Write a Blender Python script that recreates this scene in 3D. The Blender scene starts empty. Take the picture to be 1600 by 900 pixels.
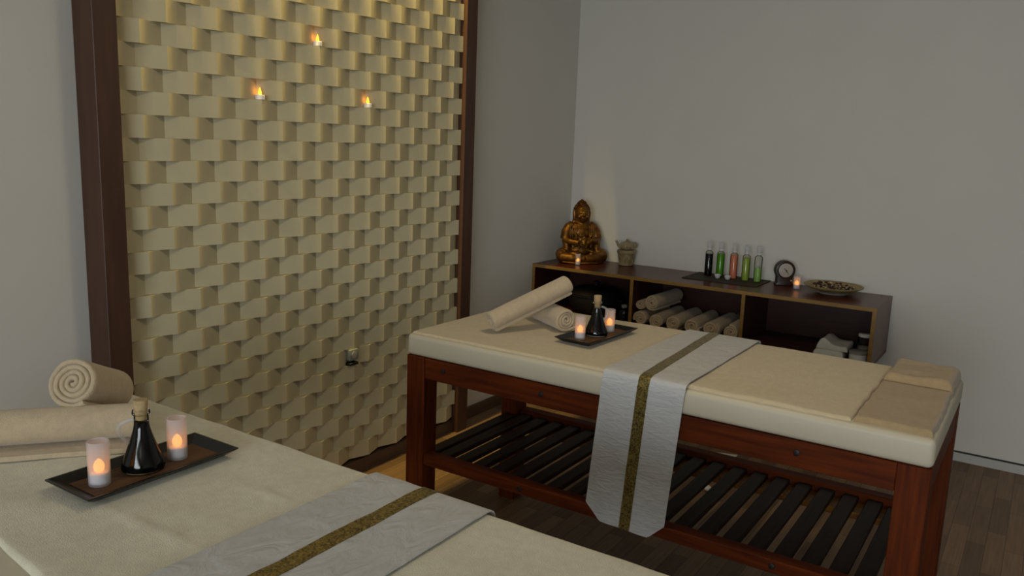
import bpy, bmesh, math, random
from mathutils import Vector, Matrix, noise as mnoise
rnd = random.Random(7)
S = bpy.context.scene
C = S.collection
PI = math.pi

# ------------------------------------------------------------------ materials
def _lin(c):
    return tuple(((x / 12.92) if x <= 0.04045 else ((x + 0.055) / 1.055) ** 2.4) for x in c)

def mat(name, rgb, rough=0.6, metal=0.0, var=0.0, vscale=30.0, bump=0.0, bscale=200.0, stretch=(1, 1, 1),
        rgb2=None, spec=0.5, detail=4.0, bdist=0.002, sheen=0.0):
    m = bpy.data.materials.new(name); m.use_nodes = True
    nt = m.node_tree; n = nt.nodes; l = nt.links
    b = n['Principled BSDF']
    b.inputs['Roughness'].default_value = rough
    b.inputs['Metallic'].default_value = metal
    b.inputs['Specular IOR Level'].default_value = spec
    if sheen: b.inputs['Sheen Weight'].default_value = sheen
    col = (*_lin(rgb), 1)
    b.inputs['Base Color'].default_value = col
    if var or bump or rgb2:
        tc = n.new('ShaderNodeTexCoord'); mp = n.new('ShaderNodeMapping')
        mp.inputs['Scale'].default_value = stretch
        l.new(tc.outputs['Object'], mp.inputs['Vector'])
    if var or rgb2:
        nz = n.new('ShaderNodeTexNoise'); nz.inputs['Scale'].default_value = vscale; nz.inputs['Detail'].default_value = detail
        l.new(mp.outputs[0], nz.inputs['Vector'])
        rp = n.new('ShaderNodeValToRGB')
        c2 = _lin(rgb2) if rgb2 else tuple(x * (1 - var) for x in col[:3])
        rp.color_ramp.elements[0].position = 0.32; rp.color_ramp.elements[1].position = 0.68
        rp.color_ramp.elements[0].color = (*c2, 1); rp.color_ramp.elements[1].color = col
        l.new(nz.outputs['Fac'], rp.inputs['Fac']); l.new(rp.outputs['Color'], b.inputs['Base Color'])
    if bump:
        nb = n.new('ShaderNodeTexNoise'); nb.inputs['Scale'].default_value = bscale; nb.inputs['Detail'].default_value = 3
        l.new(mp.outputs[0], nb.inputs['Vector'])
        bp = n.new('ShaderNodeBump'); bp.inputs['Strength'].default_value = bump; bp.inputs['Distance'].default_value = bdist
        l.new(nb.outputs['Fac'], bp.inputs['Height']); l.new(bp.outputs['Normal'], b.inputs['Normal'])
    return m

def glass_mat(name, rgb, tint=0.85, rough=0.05):
    """thin clear glass: see-through film with a gloss coat"""
    m = bpy.data.materials.new(name); m.use_nodes = True
    nt = m.node_tree; n = nt.nodes; l = nt.links
    n.remove(n['Principled BSDF'])
    tr = n.new('ShaderNodeBsdfTransparent'); tr.inputs[0].default_value = (*_lin(rgb), 1)
    gl = n.new('ShaderNodeBsdfGlossy'); gl.inputs['Roughness'].default_value = rough
    mx = n.new('ShaderNodeMixShader')
    fr = n.new('ShaderNodeFresnel'); fr.inputs['IOR'].default_value = 1.22
    l.new(fr.outputs[0], mx.inputs[0]); l.new(tr.outputs[0], mx.inputs[1]); l.new(gl.outputs[0], mx.inputs[2])
    l.new(mx.outputs[0], n['Material Output'].inputs['Surface'])
    return m

def frosted_mat(name, rgb, mix=0.55):
    m = bpy.data.materials.new(name); m.use_nodes = True
    nt = m.node_tree; n = nt.nodes; l = nt.links
    n.remove(n['Principled BSDF'])
    tr = n.new('ShaderNodeBsdfTransparent'); tr.inputs[0].default_value = (0.95, 0.95, 0.97, 1)
    tl = n.new('ShaderNodeBsdfTranslucent'); tl.inputs[0].default_value = (*_lin(rgb), 1)
    df = n.new('ShaderNodeBsdfDiffuse'); df.inputs[0].default_value = (*_lin(rgb), 1)
    m1 = n.new('ShaderNodeMixShader'); m1.inputs[0].default_value = 0.62
    m2 = n.new('ShaderNodeMixShader'); m2.inputs[0].default_value = mix
    l.new(tl.outputs[0], m1.inputs[1]); l.new(df.outputs[0], m1.inputs[2])
    l.new(tr.outputs[0], m2.inputs[1]); l.new(m1.outputs[0], m2.inputs[2])
    l.new(m2.outputs[0], n['Material Output'].inputs['Surface'])
    return m

def emit_mat(name, rgb, strength):
    m = bpy.data.materials.new(name); m.use_nodes = True
    nt = m.node_tree; n = nt.nodes; l = nt.links
    n.remove(n['Principled BSDF'])
    e = n.new('ShaderNodeEmission'); e.inputs[0].default_value = (*_lin(rgb), 1); e.inputs[1].default_value = strength
    l.new(e.outputs[0], n['Material Output'].inputs['Surface'])
    return m

def floor_mat():
    m = bpy.data.materials.new('laminate floor'); m.use_nodes = True
    nt = m.node_tree; n = nt.nodes; l = nt.links; b = n['Principled BSDF']
    tc = n.new('ShaderNodeTexCoord')
    br = n.new('ShaderNodeTexBrick')
    br.inputs['Scale'].default_value = 1.0
    br.inputs['Brick Width'].default_value = 0.42; br.inputs['Row Height'].default_value = 0.067
    br.inputs['Mortar Size'].default_value = 0.0009; br.inputs['Mortar Smooth'].default_value = 0.2
    br.offset = 0.37; br.offset_frequency = 2; br.squash = 1.0
    br.inputs['Color1'].default_value = (*_lin((0.39, 0.305, 0.225)), 1)
    br.inputs['Color2'].default_value = (*_lin((0.53, 0.43, 0.33)), 1)
    br.inputs['Mortar'].default_value = (*_lin((0.20, 0.15, 0.11)), 1)
    l.new(tc.outputs['Object'], br.inputs['Vector'])
    mp = n.new('ShaderNodeMapping'); mp.inputs['Scale'].default_value = (2.5, 40, 1)
    l.new(tc.outputs['Object'], mp.inputs['Vector'])
    nz = n.new('ShaderNodeTexNoise'); nz.inputs['Scale'].default_value = 2.0; nz.inputs['Detail'].default_value = 6
    l.new(mp.outputs[0], nz.inputs['Vector'])
    mr = n.new('ShaderNodeMapRange'); mr.inputs['From Min'].default_value = 0.3; mr.inputs['From Max'].default_value = 0.7
    mr.inputs['To Min'].default_value = 0.78; mr.inputs['To Max'].default_value = 1.1
    l.new(nz.outputs['Fac'], mr.inputs['Value'])
    mx = n.new('ShaderNodeMix'); mx.data_type = 'RGBA'; mx.blend_type = 'MULTIPLY'; mx.inputs['Factor'].default_value = 1
    l.new(br.outputs['Color'], mx.inputs['A']); l.new(mr.outputs[0], mx.inputs['B'])
    l.new(mx.outputs['Result'], b.inputs['Base Color'])
    b.inputs['Roughness'].default_value = 0.5; b.inputs['Specular IOR Level'].default_value = 0.3
    return m

def silk_mat():
    m = mat('white taffeta', (0.745, 0.745, 0.74), rough=0.55, spec=0.25)
    nt = m.node_tree; n = nt.nodes; l = nt.links; b = n['Principled BSDF']
    tc = n.new('ShaderNodeTexCoord')
    mp = n.new('ShaderNodeMapping'); mp.inputs['Scale'].default_value = (6, 9, 30)
    mp.inputs['Rotation'].default_value = (0.35, 0.1, 0.1)
    l.new(tc.outputs['Object'], mp.inputs['Vector'])
    nz = n.new('ShaderNodeTexNoise'); nz.inputs['Scale'].default_value = 2.2; nz.inputs['Detail'].default_value = 5
    nz.inputs['Distortion'].default_value = 1.2
    l.new(mp.outputs[0], nz.inputs['Vector'])
    bp = n.new('ShaderNodeBump'); bp.inputs['Strength'].default_value = 0.7; bp.inputs['Distance'].default_value = 0.008
    l.new(nz.outputs['Fac'], bp.inputs['Height']); l.new(bp.outputs[0], b.inputs['Normal'])
    return m

def sequin_mat():
    m = mat('gold sequins', (0.42, 0.35, 0.16), rough=0.35, metal=0.6)
    nt = m.node_tree; n = nt.nodes; l = nt.links; b = n['Principled BSDF']
    tc = n.new('ShaderNodeTexCoord')
    vo = n.new('ShaderNodeTexVoronoi'); vo.inputs['Scale'].default_value = 260
    l.new(tc.outputs['Object'], vo.inputs['Vector'])
    rp = n.new('ShaderNodeValToRGB')
    rp.color_ramp.elements[0].color = (*_lin((0.20, 0.17, 0.08)), 1)
    rp.color_ramp.elements[1].color = (*_lin((0.66, 0.58, 0.32)), 1)
    l.new(vo.outputs['Color'], rp.inputs['Fac'])
    l.new(rp.outputs['Color'], b.inputs['Base Color'])
    bp = n.new('ShaderNodeBump'); bp.inputs['Strength'].default_value = 0.9; bp.inputs['Distance'].default_value = 0.003
    l.new(vo.outputs['Color'], bp.inputs['Height']); l.new(bp.outputs[0], b.inputs['Normal'])
    return m

M = {}
M['wall'] = mat('painted wall', (0.815, 0.805, 0.775), rough=0.85, bump=0.12, bscale=120, var=0.03, vscale=3)
M['ceil'] = mat('ceiling paint', (0.85, 0.84, 0.80), rough=0.9, bump=0.05, bscale=100)
M['tile'] = mat('plaster relief', (0.75, 0.715, 0.585), rough=0.8, bump=0.1, bscale=150, var=0.05, vscale=6)
M['floor'] = floor_mat()
M['frame'] = mat('dark brown trim', (0.31, 0.20, 0.135), rough=0.55, rgb2=(0.26, 0.165, 0.11), vscale=4, stretch=(8, 8, 1))
M['base_b'] = mat('brown baseboard', (0.34, 0.26, 0.20), rough=0.5, rgb2=(0.28, 0.21, 0.16), vscale=5, stretch=(1, 8, 8))
M['base_g'] = mat('grey baseboard', (0.72, 0.71, 0.69), rough=0.4, var=0.06, vscale=8)
def wood(n, st): return mat(n, (0.40, 0.17, 0.024), rough=0.6, spec=0.15, rgb2=(0.28, 0.10, 0.012), vscale=5, stretch=st, detail=6, bump=0.05, bscale=12)
M['wood_z'] = wood('red stained pine upright', (14, 14, 1.0))
M['wood_y'] = wood('red stained pine long', (14, 1.0, 14))
M['wood_x'] = wood('red stained pine cross', (1.0, 14, 14))
M['slat'] = mat('dark slat wood', (0.20, 0.145, 0.11), rough=0.55, spec=0.2, rgb2=(0.145, 0.10, 0.075), vscale=5, stretch=(1, 14, 14))
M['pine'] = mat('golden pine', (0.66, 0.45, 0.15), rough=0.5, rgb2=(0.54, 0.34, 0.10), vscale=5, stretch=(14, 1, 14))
M['bolt'] = mat('dark bolt', (0.10, 0.06, 0.05), rough=0.5, var=0.2)
M['vinyl'] = mat('cream vinyl', (0.77, 0.735, 0.645), rough=0.5, bump=0.06, bscale=160, var=0.03, vscale=5)
M['terry'] = mat('cream terry cloth', (0.80, 0.735, 0.60), rough=0.95, bump=0.55, bscale=420, var=0.10, vscale=60, sheen=0.3, bdist=0.003)
M['terry0'] = mat('pale cream terry cloth', (0.84, 0.815, 0.72), rough=0.95, bump=0.55, bscale=420, var=0.10, vscale=60, sheen=0.3, bdist=0.003)
M['terry2'] = mat('beige terry cloth', (0.76, 0.685, 0.565), rough=0.95, bump=0.6, bscale=420, var=0.12, vscale=70, sheen=0.3, bdist=0.003)
M['terry3'] = mat('tan terry cloth', (0.68, 0.585, 0.44), rough=0.95, bump=0.55, bscale=420, var=0.12, vscale=60, sheen=0.3, bdist=0.003)
M['white_cloth'] = mat('white cotton', (0.80, 0.80, 0.78), rough=0.9, bump=0.3, bscale=300, var=0.05)
M['silk'] = silk_mat()
M['groove'] = mat('dark joint', (.16, .15, .14), rough=.8, var=.1)
M['sequin'] = sequin_mat()
M['black'] = mat('black lacquer', (0.055, 0.05, 0.048), rough=0.35, var=0.2, vscale=10)
M['bamboo'] = mat('woven bamboo', (0.40, 0.27, 0.12), rough=0.7, rgb2=(0.25, 0.155, 0.06), vscale=8, stretch=(1, 30, 1), bump=0.4, bscale=30)
M['oil'] = mat('dark oil', (0.012, 0.012, 0.016), rough=0.08, spec=0.4)
M['cork'] = mat('cork', (0.72, 0.62, 0.45), rough=0.85, var=0.25, vscale=120)
M['glass'] = glass_mat('clear glass', (0.965, 0.965, 0.955))
M['frost'] = frosted_mat('frosted glass', (0.90, 0.885, 0.89), 0.40)
M['capglass'] = frosted_mat('clear plastic', (0.92, 0.92, 0.92), 0.30)
M['wax'] = mat('white candle plastic', (0.95, 0.945, 0.94), rough=0.5, var=0.03)
M['flame'] = emit_mat('candle flame bulb', (1.0, 0.60, 0.22), 3.2)
M['flame2'] = emit_mat('wall candle flame', (1.0, 0.70, 0.20), 3.0)
M['gold'] = mat('antique gold', (0.56, 0.385, 0.14), rough=0.40, metal=0.75, rgb2=(0.33, 0.20, 0.06), vscale=28, bump=0.2, bscale=60)
M['gold_d'] = mat('dark antique gold', (0.46, 0.29, 0.09), rough=0.4, metal=0.8, rgb2=(0.22, 0.12, 0.04), vscale=60)
M['clay'] = mat('beige glazed clay', (0.62, 0.56, 0.42), rough=0.35, rgb2=(0.45, 0.39, 0.27), vscale=40, bump=0.2, bscale=60)
M['cab'] = mat('dark cherry veneer', (0.37, 0.155, 0.085), rough=0.30, spec=0.3, rgb2=(0.25, 0.11, 0.07), vscale=4, stretch=(14, 1.2, 14))
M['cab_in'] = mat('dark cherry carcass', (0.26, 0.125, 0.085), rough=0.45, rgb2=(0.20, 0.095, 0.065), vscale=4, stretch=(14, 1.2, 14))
M['edge'] = mat('oak edge band', (0.56, 0.43, 0.20), rough=0.45, rgb2=(0.48, 0.36, 0.16), vscale=6, stretch=(6, 1, 6))
M['iron'] = mat('black iron', (0.085, 0.085, 0.09), rough=0.42, bump=0.2, bscale=80)
M['mat_b'] = mat('dark reed mat', (0.23, 0.175, 0.08), rough=0.7, rgb2=(0.14, 0.10, 0.045), vscale=6, stretch=(1.5, 60, 1), bump=0.4, bscale=40)
M['mat_e'] = mat('mat border', (0.14, 0.085, 0.05), rough=0.6, var=0.2)
M['clock'] = mat('dark clock wood', (0.16, 0.10, 0.065), rough=0.4, var=0.3, vscale=20)
M['dial'] = mat('clock dial', (0.66, 0.64, 0.60), rough=0.4, var=0.05)
M['ink'] = mat('clock hands', (0.05, 0.05, 0.05), rough=0.5, var=0.1)
M['plate'] = mat('woven plate', (0.66, 0.58, 0.38), rough=0.5, rgb2=(0.52, 0.44, 0.25), vscale=20, stretch=(1, 1, 6))
M['plate_foot'] = mat('plate foot', (0.66, 0.62, 0.58), rough=0.3, var=0.05)
M['china'] = mat('white china', (0.82, 0.82, 0.82), rough=0.25, var=0.03)
M['socket'] = mat('grey plastic', (0.52, 0.54, 0.52), rough=0.4, var=0.05)
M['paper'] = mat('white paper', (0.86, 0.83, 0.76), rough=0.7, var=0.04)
M['fill_diffuser'] = emit_mat('added lamp diffuser', (1.0, 0.93, 0.80), 2.0)
M['led'] = emit_mat('led strip', (1.0, 0.66, 0.22), 8.0)

# ------------------------------------------------------------------ mesh helpers
def nb(): return bmesh.new()

def bx(bm, lo, hi, bev=0.0, seg=2):
    t = bmesh.new()
    bmesh.ops.create_cube(t, size=1.0)
    for v in t.verts:
        v.co = Vector([(lo[i] + hi[i]) / 2 + v.co[i] * (hi[i] - lo[i]) for i in range(3)])
    if bev: bmesh.ops.bevel(t, geom=list(t.edges), offset=bev, segments=seg, affect='EDGES', profile=0.5)
    join(bm, t)

def join(bm, t, mtx=None):
    if mtx is not None: t.transform(mtx)
    me = bpy.data.meshes.new('tmp'); t.to_mesh(me); t.free(); bm.from_mesh(me); bpy.data.meshes.remove(me)

def lathe(bm, prof, n=32, cx=0.0, cy=0.0, sx=1.0, sy=1.0, cap0=True, cap1=True, mtx=None):
    t = bmesh.new(); rings = []
    for r, z in prof:
        rings.append([t.verts.new((cx + sx * r * math.cos(2 * PI * k / n), cy + sy * r * math.sin(2 * PI * k / n), z)) for k in range(n)])
    for a, b in zip(rings[:-1], rings[1:]):
        for k in range(n): t.faces.new((a[k], a[(k + 1) % n], b[(k + 1) % n], b[k]))
    if cap0: t.faces.new(list(reversed(rings[0])))
    if cap1: t.faces.new(rings[-1])
    bmesh.ops.recalc_face_normals(t, faces=t.faces)
    join(bm, t, mtx)

def tube(bm, pts, rad, n=12, closed=False):
    t = bmesh.new(); pts = [Vector(p) for p in pts]; rings = []
    m = len(pts)
    if not isinstance(rad, (list, tuple)): rad = [rad] * m
    prev = None
    for i, p in enumerate(pts):
        if closed: d = pts[(i + 1) % m] - pts[i - 1]
        else: d = pts[min(i + 1, m - 1)] - pts[max(i - 1, 0)]
        d.normalize()
        if prev is None:
            a = d.orthogonal().normalized()
        else:
            a = (prev - d * prev.dot(d)).normalized()
        prev = a; b = d.cross(a)
        rings.append([t.verts.new(p + (a * math.cos(2 * PI * k / n) + b * math.sin(2 * PI * k / n)) * rad[i]) for k in range(n)])
    prs = list(zip(rings[:-1], rings[1:])) + ([(rings[-1], rings[0])] if closed else [])
    for a, b in prs:
        for k in range(n): t.faces.new((a[k], a[(k + 1) % n], b[(k + 1) % n], b[k]))
    if not closed:
        t.faces.new(list(reversed(rings[0]))); t.faces.new(rings[-1])
    bmesh.ops.recalc_face_normals(t, faces=t.faces)
    join(bm, t)

def ball(bm, c, r, mtx=None, u=20, v=14):
    t = bmesh.new(); bmesh.ops.create_uvsphere(t, u_segments=u, v_segments=v, radius=1.0)
    if not isinstance(r, (list, tuple)): r = (r, r, r)
    for w in t.verts: w.co = Vector((w.co.x * r[0], w.co.y * r[1], w.co.z * r[2]))
    if mtx is not None: t.transform(mtx)
    for w in t.verts: w.co += Vector(c)
    join(bm, t)

def prism(bm, poly, z0, z1, mtx=None, bev=0.0):
    """extrude an (x, y) outline from z0 to z1"""
    t = bmesh.new()
    a = [t.verts.new((x, y, z0)) for x, y in poly]; b = [t.verts.new((x, y, z1)) for x, y in poly]
    n = len(poly)
    t.faces.new(list(reversed(a))); t.faces.new(b)
    for k in range(n): t.faces.new((a[k], a[(k + 1) % n], b[(k + 1) % n], b[k]))
    bmesh.ops.recalc_face_normals(t, faces=t.faces)
    if bev: bmesh.ops.bevel(t, geom=list(t.edges), offset=bev, segments=2, affect='EDGES', profile=0.5)
    join(bm, t, mtx)

def obj(name, bm, material, parent=None, smooth=True, angle=40):
    me = bpy.data.meshes.new(name); bm.to_mesh(me); bm.free()
    me.materials.append(material)
    if smooth:
        for p in me.polygons: p.use_smooth = True
        try: me.set_sharp_from_angle(angle=math.radians(angle))
        except Exception: pass
    o = bpy.data.objects.new(name, me); C.objects.link(o)
    if parent is not None: o.parent = parent
    return o

def tag(o, label, cat, group=None, kind=None):
    o['label'] = label; o['category'] = cat
    if group: o['group'] = group
    if kind: o['kind'] = kind
    return o

def thing(name, label, cat, loc=(0, 0, 0), rotz=0.0, group=None):
    o = bpy.data.objects.new(name, None); C.objects.link(o)
    o.empty_display_size = 0.05
    o.location = loc; o.rotation_euler = (0, 0, rotz)
    return tag(o, label, cat, group)

def struct(name, bm, m, smooth=False):
    o = obj(name, bm, m, smooth=smooth); o['kind'] = 'structure'; return o

def dup(root, loc, rot=None, label=None, group=None):
    r = root.copy(); C.objects.link(r); r.location = loc
    if rot is not None: r.rotation_euler = rot
    if label: r['label'] = label
    if group: r['group'] = group
    for ch in list(root.children):
        c = ch.copy(); C.objects.link(c); c.parent = r
        for g in list(ch.children):
            d = g.copy(); C.objects.link(d); d.parent = c
    return r

# ------------------------------------------------------------------ the room
H = 2.75; XL = -8.6; YN = -7.5
bm = nb(); bx(bm, (XL - .1, YN - .1, -.1), (.1, .1, 0)); struct('floor', bm, M['floor'])
bm = nb(); bx(bm, (XL - .1, YN - .1, H), (.1, .1, H + .1)); struct('ceiling', bm, M['ceil'])
bm = nb(); bx(bm, (XL - .1, 0, 0), (.1, .1, H)); struct('wall_left', bm, M['wall'])
bm = nb(); bx(bm, (0, YN, 0), (.1, 0, H)); struct('wall_right', bm, M['wall'])
# the wall behind the camera, and the left end wall with an added, unseen window
bm = nb(); bx(bm, (XL - .1, YN - .1, 0), (0, YN, H)); struct('wall_rear', bm, M['wall'])
wy0, wy1, wz0, wz1 = -5.1, -1.7, .85, 2.40
bm = nb()
bx(bm, (XL - .1, YN, 0), (XL, wy0, H)); bx(bm, (XL - .1, wy1, 0), (XL, 0, H))
bx(bm, (XL - .1, wy0, 0), (XL, wy1, wz0)); bx(bm, (XL - .1, wy0, wz1), (XL, wy1, H))
struct('wall_far', bm, M['wall'])
bm = nb(); ym = (wy0 + wy1) / 2
for a, b_ in (((wy0, wz0), (wy0 + .05, wz1)), ((wy1 - .05, wz0), (wy1, wz1)), ((wy0, wz0), (wy1, wz0 + .05)), ((wy0, wz1 - .05), (wy1, wz1)), ((ym - .025, wz0), (ym + .025, wz1))):
    bx(bm, (XL - .08, a[0], a[1]), (XL - .02, b_[0], b_[1]))
struct('added_window_1', bm, M['china'])
# baseboards
bm = nb(); bx(bm, (-3.13, -.068, 0), (-1.304, 0, .066)); bx(bm, (-1.217, -.014, 0), (0, 0, .066)); bx(bm, (XL, -.014, 0), (-3.211, 0, .066))
struct('baseboard_left', bm, M['base_b'])
bm = nb(); bx(bm, (-.016, YN, 0), (0, -.014, .044)); 
struct('baseboard_right', bm, M['base_g'])
bm = nb(); bx(bm, (-.008, YN, .0442), (0, -.014, .050)); struct('trim_5', bm, M['groove'])
# the brown frame round the relief panel
PX0, PX1 = -3.131, -1.304
bm = nb(); bx(bm, (-3.211, -.11, 0), (PX0, 0, H), .002, 1); struct('trim_1', bm, M['frame'])
bm = nb(); bx(bm, (PX1, -.10, 0), (-1.217, 0, H), .002, 1); struct('trim_2', bm, M['frame'])
bm = nb(); bx(bm, (-3.211, -.181, 2.36), (-1.217, -.151, H)); bx(bm, (-3.211, -.151, 2.36), (-3.19, -.11, H)); bx(bm, (-1.237, -.151, 2.36), (-1.217, -.10, H))
struct('trim_3', bm, M['frame'])
# relief panel of zigzag courses
P = 0.195; V0 = -2.846; DV, DP = -.055, -.086; RH = 0.0753; ZR = 1.286
t = nb()
k0 = -16; k1 = 18
for k in range(k0, k1):
    z0 = ZR + RH * k; z1 = z0 + RH
    ph = V0 + (0 if k % 2 == 0 else P / 2)
    xs = {PX0 + .001: None, PX1 - .002: None}
    i0 = int(math.floor((PX0 - ph) / P)) - 1
    for i in range(i0, i0 + 14):
        for x, y in ((ph + i * P, DV), (ph + i * P + P / 2, DP)):
            if PX0 + .001 < x < PX1 - .002: xs[x] = y
    def yy(x):
        f = ((x - ph) / P) % 1.0
        return DV + (DP - DV) * (1 - abs(2 * f - 1))
    X = sorted(xs)
    f0 = [t.verts.new((x, yy(x), z0)) for x in X]; f1 = [t.verts.new((x, yy(x), z1)) for x in X]
    b0 = [t.verts.new((x, 0, z0)) for x in X]; b1 = [t.verts.new((x, 0, z1)) for x in X]
    for i in range(len(X) - 1):
        t.faces.new((f0[i], f0[i + 1], f1[i + 1], f1[i]))
        t.faces.new((f1[i], f1[i + 1], b1[i + 1], b1[i]))
        t.faces.new((b0[i], b0[i + 1], f0[i + 1], f0[i]))
    t.faces.new((f0[-1], b0[-1], b1[-1], f1[-1])); t.faces.new((b0[0], f0[0], f1[0], b1[0]))
bmesh.ops.recalc_face_normals(t, faces=t.faces)
rp = struct('wall_panel', t, M['tile'])
rp['label'] = 'cream relief panel of staggered zigzag blocks framed in dark brown on the left wall'
ROWZ = lambda k: ZR + RH * k

# ------------------------------------------------------------------ massage tables
TW, TL, TH, CB = 0.713, 1.72, 0.85, 0.7725
def make_table(label):
    """local origin at the front left corner (x to the back, y to the right is minus)"""
    r = thing('massage_table', label, 'massage table', group='massage tables')
    bm = nb(); bx(bm, (0, -TL, CB), (TW, 0, TH), .016, 4); obj('cushion', bm, M['vinyl'], r)
    L = .082
    for x in (0, TW - L):
        for y in (-TL, -L):
            bm = nb(); bx(bm, (x + .002, y + .002, 0), (x + L, y + L, CB), .003, 1); obj('leg', bm, M['wood_z'], r)
    for x in (0.004, TW - .030):
        bm = nb(); bx(bm, (x, -TL + L, .694), (x + .028, -L, CB - .001), .002, 1); ap = obj('apron', bm, M['wood_y'], r)
        if x < .1:
            for y in (-.166, -.57, -1.388):
                bm = nb(); lathe(bm, [(.009, 0), (.009, .003), (.006, .004)], 12, mtx=Matrix.Translation((x, y, .737)) @ Matrix.Rotation(-PI / 2, 4, 'Y')); obj('bolt', bm, M['bolt'], ap)
    for y in (-TL + .004, -.032):
        bm = nb(); bx(bm, (L, y, .694), (TW - L, y + .028, CB - .001), .002, 1); obj('apron', bm, M['wood_x'], r)
    for x, x2 in ((0.003, .052), (TW - .052, TW - .003)):
        bm = nb(); bx(bm, (x, -TL + L, .368), (x2, -L, .409), .003, 1)
        if x < .1: bx(bm, (.052, -TL + L, .352), (.085, -L, .374))
        ra = obj('shelf_rail', bm, M['wood_y'], r)
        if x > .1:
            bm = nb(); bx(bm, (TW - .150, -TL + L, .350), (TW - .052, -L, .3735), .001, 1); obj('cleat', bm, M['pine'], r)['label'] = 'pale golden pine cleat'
        if x < .1:
            for y in (-.503, -1.352):
                bm = nb(); lathe(bm, [(.009, 0), (.009, .003), (.006, .004)], 12, mtx=Matrix.Translation((x, y, .39)) @ Matrix.Rotation(-PI / 2, 4, 'Y')); obj('bolt', bm, M['bolt'], ra)
    for k in range(21):
        y = -.044 - .0773 * k
        if k == 0: y -= .012
        if k == 20: y += .010
        x0, x1 = (.054, TW - .053)
        if k in (0, 20): x0, x1 = .085, TW - .085
        bm = nb(); bx(bm, (x0, y - .0245, .374), (x1, y + .0245, .394), .003, 1); obj('slat', bm, M['slat'], r)
    return r
tab2 = make_table('far massage table with dark slatted shelf, standing below the wall shelf')
tab2.location = (-2.449, -.7153, 0)
tab1 = dup(tab2, (-4.178, -.600, 0), label='near massage table at the lower left edge, its cushion fully covered in cream terry')

def wob(x, y, s, a, seed=0.0):
    return a * mnoise.noise(Vector((x * s, y * s, seed)))

def slab(name, x0, x1, y0, y1, z, th, material, parent=None, rr=None, wa=0.003, ws=9.0, ew=0.004, seed=1.0, nx=44, ny=44, loc=(0, 0, 0), layers=0, corners=None, top_fn=None):
    """a folded or spread cloth: soft rounded rim, slightly wavy edge and surface"""
    rr = rr or th
    bm = nb(); g = []
    cx, cy = (x0 + x1) / 2, (y0 + y1) / 2
    def us(n, L):
        m = [0, .12, .3, .55, .8, 1.0]
        e = rr / L
        a = [q * e for q in m]
        mid = [e + (1 - 2 * e) * i / (n - 12) for i in range(1, n - 12)]
        return a + mid + [1 - q for q in reversed(a)]
    U = us(nx, x1 - x0); W = us(ny, y1 - y0)
    for u in U:
        row = []
        for w in W:
            if corners:
                A, B, D, E = corners
                x = (1 - u) * ((1 - w) * A[0] + w * B[0]) + u * ((1 - w) * D[0] + w * E[0])
                y = (1 - u) * ((1 - w) * A[1] + w * B[1]) + u * ((1 - w) * D[1] + w * E[1])
            else:
                x = x0 + u * (x1 - x0); y = y0 + w * (y1 - y0)
            d = min(min(u, 1 - u) * (x1 - x0), min(w, 1 - w) * (y1 - y0)) / rr
            d = max(0.0, min(1.0, d))
            zz = th * math.sqrt(max(0, 1 - (1 - d) ** 2))
            ex = wob(x, y, 14, ew, seed + 5); ey = wob(x, y, 14, ew, seed + 9)
            f = max(.0, 1 - d)
            zz += (wob(x, y, ws, wa, seed) + wob(x, y, ws * 2.7, wa * .4, seed + 3)) * (0.35 + .65 * d) * (1 if d > 0 else 0)
            if top_fn: zz += top_fn(x, y) * d
            zz = max(zz, 0.0005 if d == 0 else .0015)
            row.append(bm.verts.new((x + ex * f, y + ey * f, z + zz)))
        g.append(row)
    for i in range(len(U) - 1):
        for j in range(len(W) - 1):
            bm.faces.new((g[i][j], g[i + 1][j], g[i + 1][j + 1], g[i][j + 1]))
    # underside
    per = [g[i][0] for i in range(len(U))] + [g[-1][j] for j in range(1, len(W))] + [g[i][-1] for i in range(len(U) - 2, -1, -1)] + [g[0][j] for j in range(len(W) - 2, 0, -1)]
    low = [bm.verts.new((v.co.x, v.co.y, z)) for v in per]
    n = len(per)
    for k in range(n): bm.faces.new((per[k], low[k], low[(k + 1) % n], per[(k + 1) % n]))
    bm.faces.new(low)
    bmesh.ops.recalc_face_normals(bm, faces=bm.faces)
    o = obj(name, bm, material, parent, angle=60)
    return o

# spread covers
CT = .009
c = slab('bed_cover', -2.437, -1.745, -1.60, -.731, TH, CT, M['terry'], wa=.0018, ws=6, ew=.004, seed=2)
tag(c, 'cream terry cover spread on the far massage table from its left end to the runner', 'towel', 'terry covers spread on the massage tables')
c = slab('bed_cover', -2.428, -1.762, -2.228, -1.62, TH, .010, M['terry'], wa=.002, ws=6, ew=.006, seed=11)
tag(c, 'cream folded terry cover with layered front hem, right of the runner on the far table', 'towel', 'terry covers spread on the massage tables')
c = slab('bed_cover', -4.03, -3.472, -1.66, -.625, TH, CT, M['terry0'], wa=.004, ws=6, ew=.004, seed=21, nx=60, ny=90,
         corners=[(-4.118, -1.66), (-3.985, -.625), (-3.470, -1.66), (-3.470, -.625)],
         top_fn=lambda x, y: .0035 * math.exp(-((x + 3.882 + .03 * (y + 1.3)) / .006) ** 2) * math.exp(-((y + 1.38) / .18) ** 2) + .003 * math.exp(-((x + 3.672 + .05 * (y + 1.3)) / .006) ** 2) * math.exp(-((y + 1.43) / .10) ** 2))
tag(c, 'cream terry cover spread on the near table under the tray and rolled towels', 'towel', 'terry covers spread on the massage tables')
c = slab('bed_cover', -4.12, -3.472, -2.30, -1.665, TH, .010, M['terry0'], wa=.0025, ws=6, ew=.004, seed=31)
tag(c, 'cream terry cover at the bottom edge, right of the runner on the near table', 'towel', 'terry covers spread on the massage tables')

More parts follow.
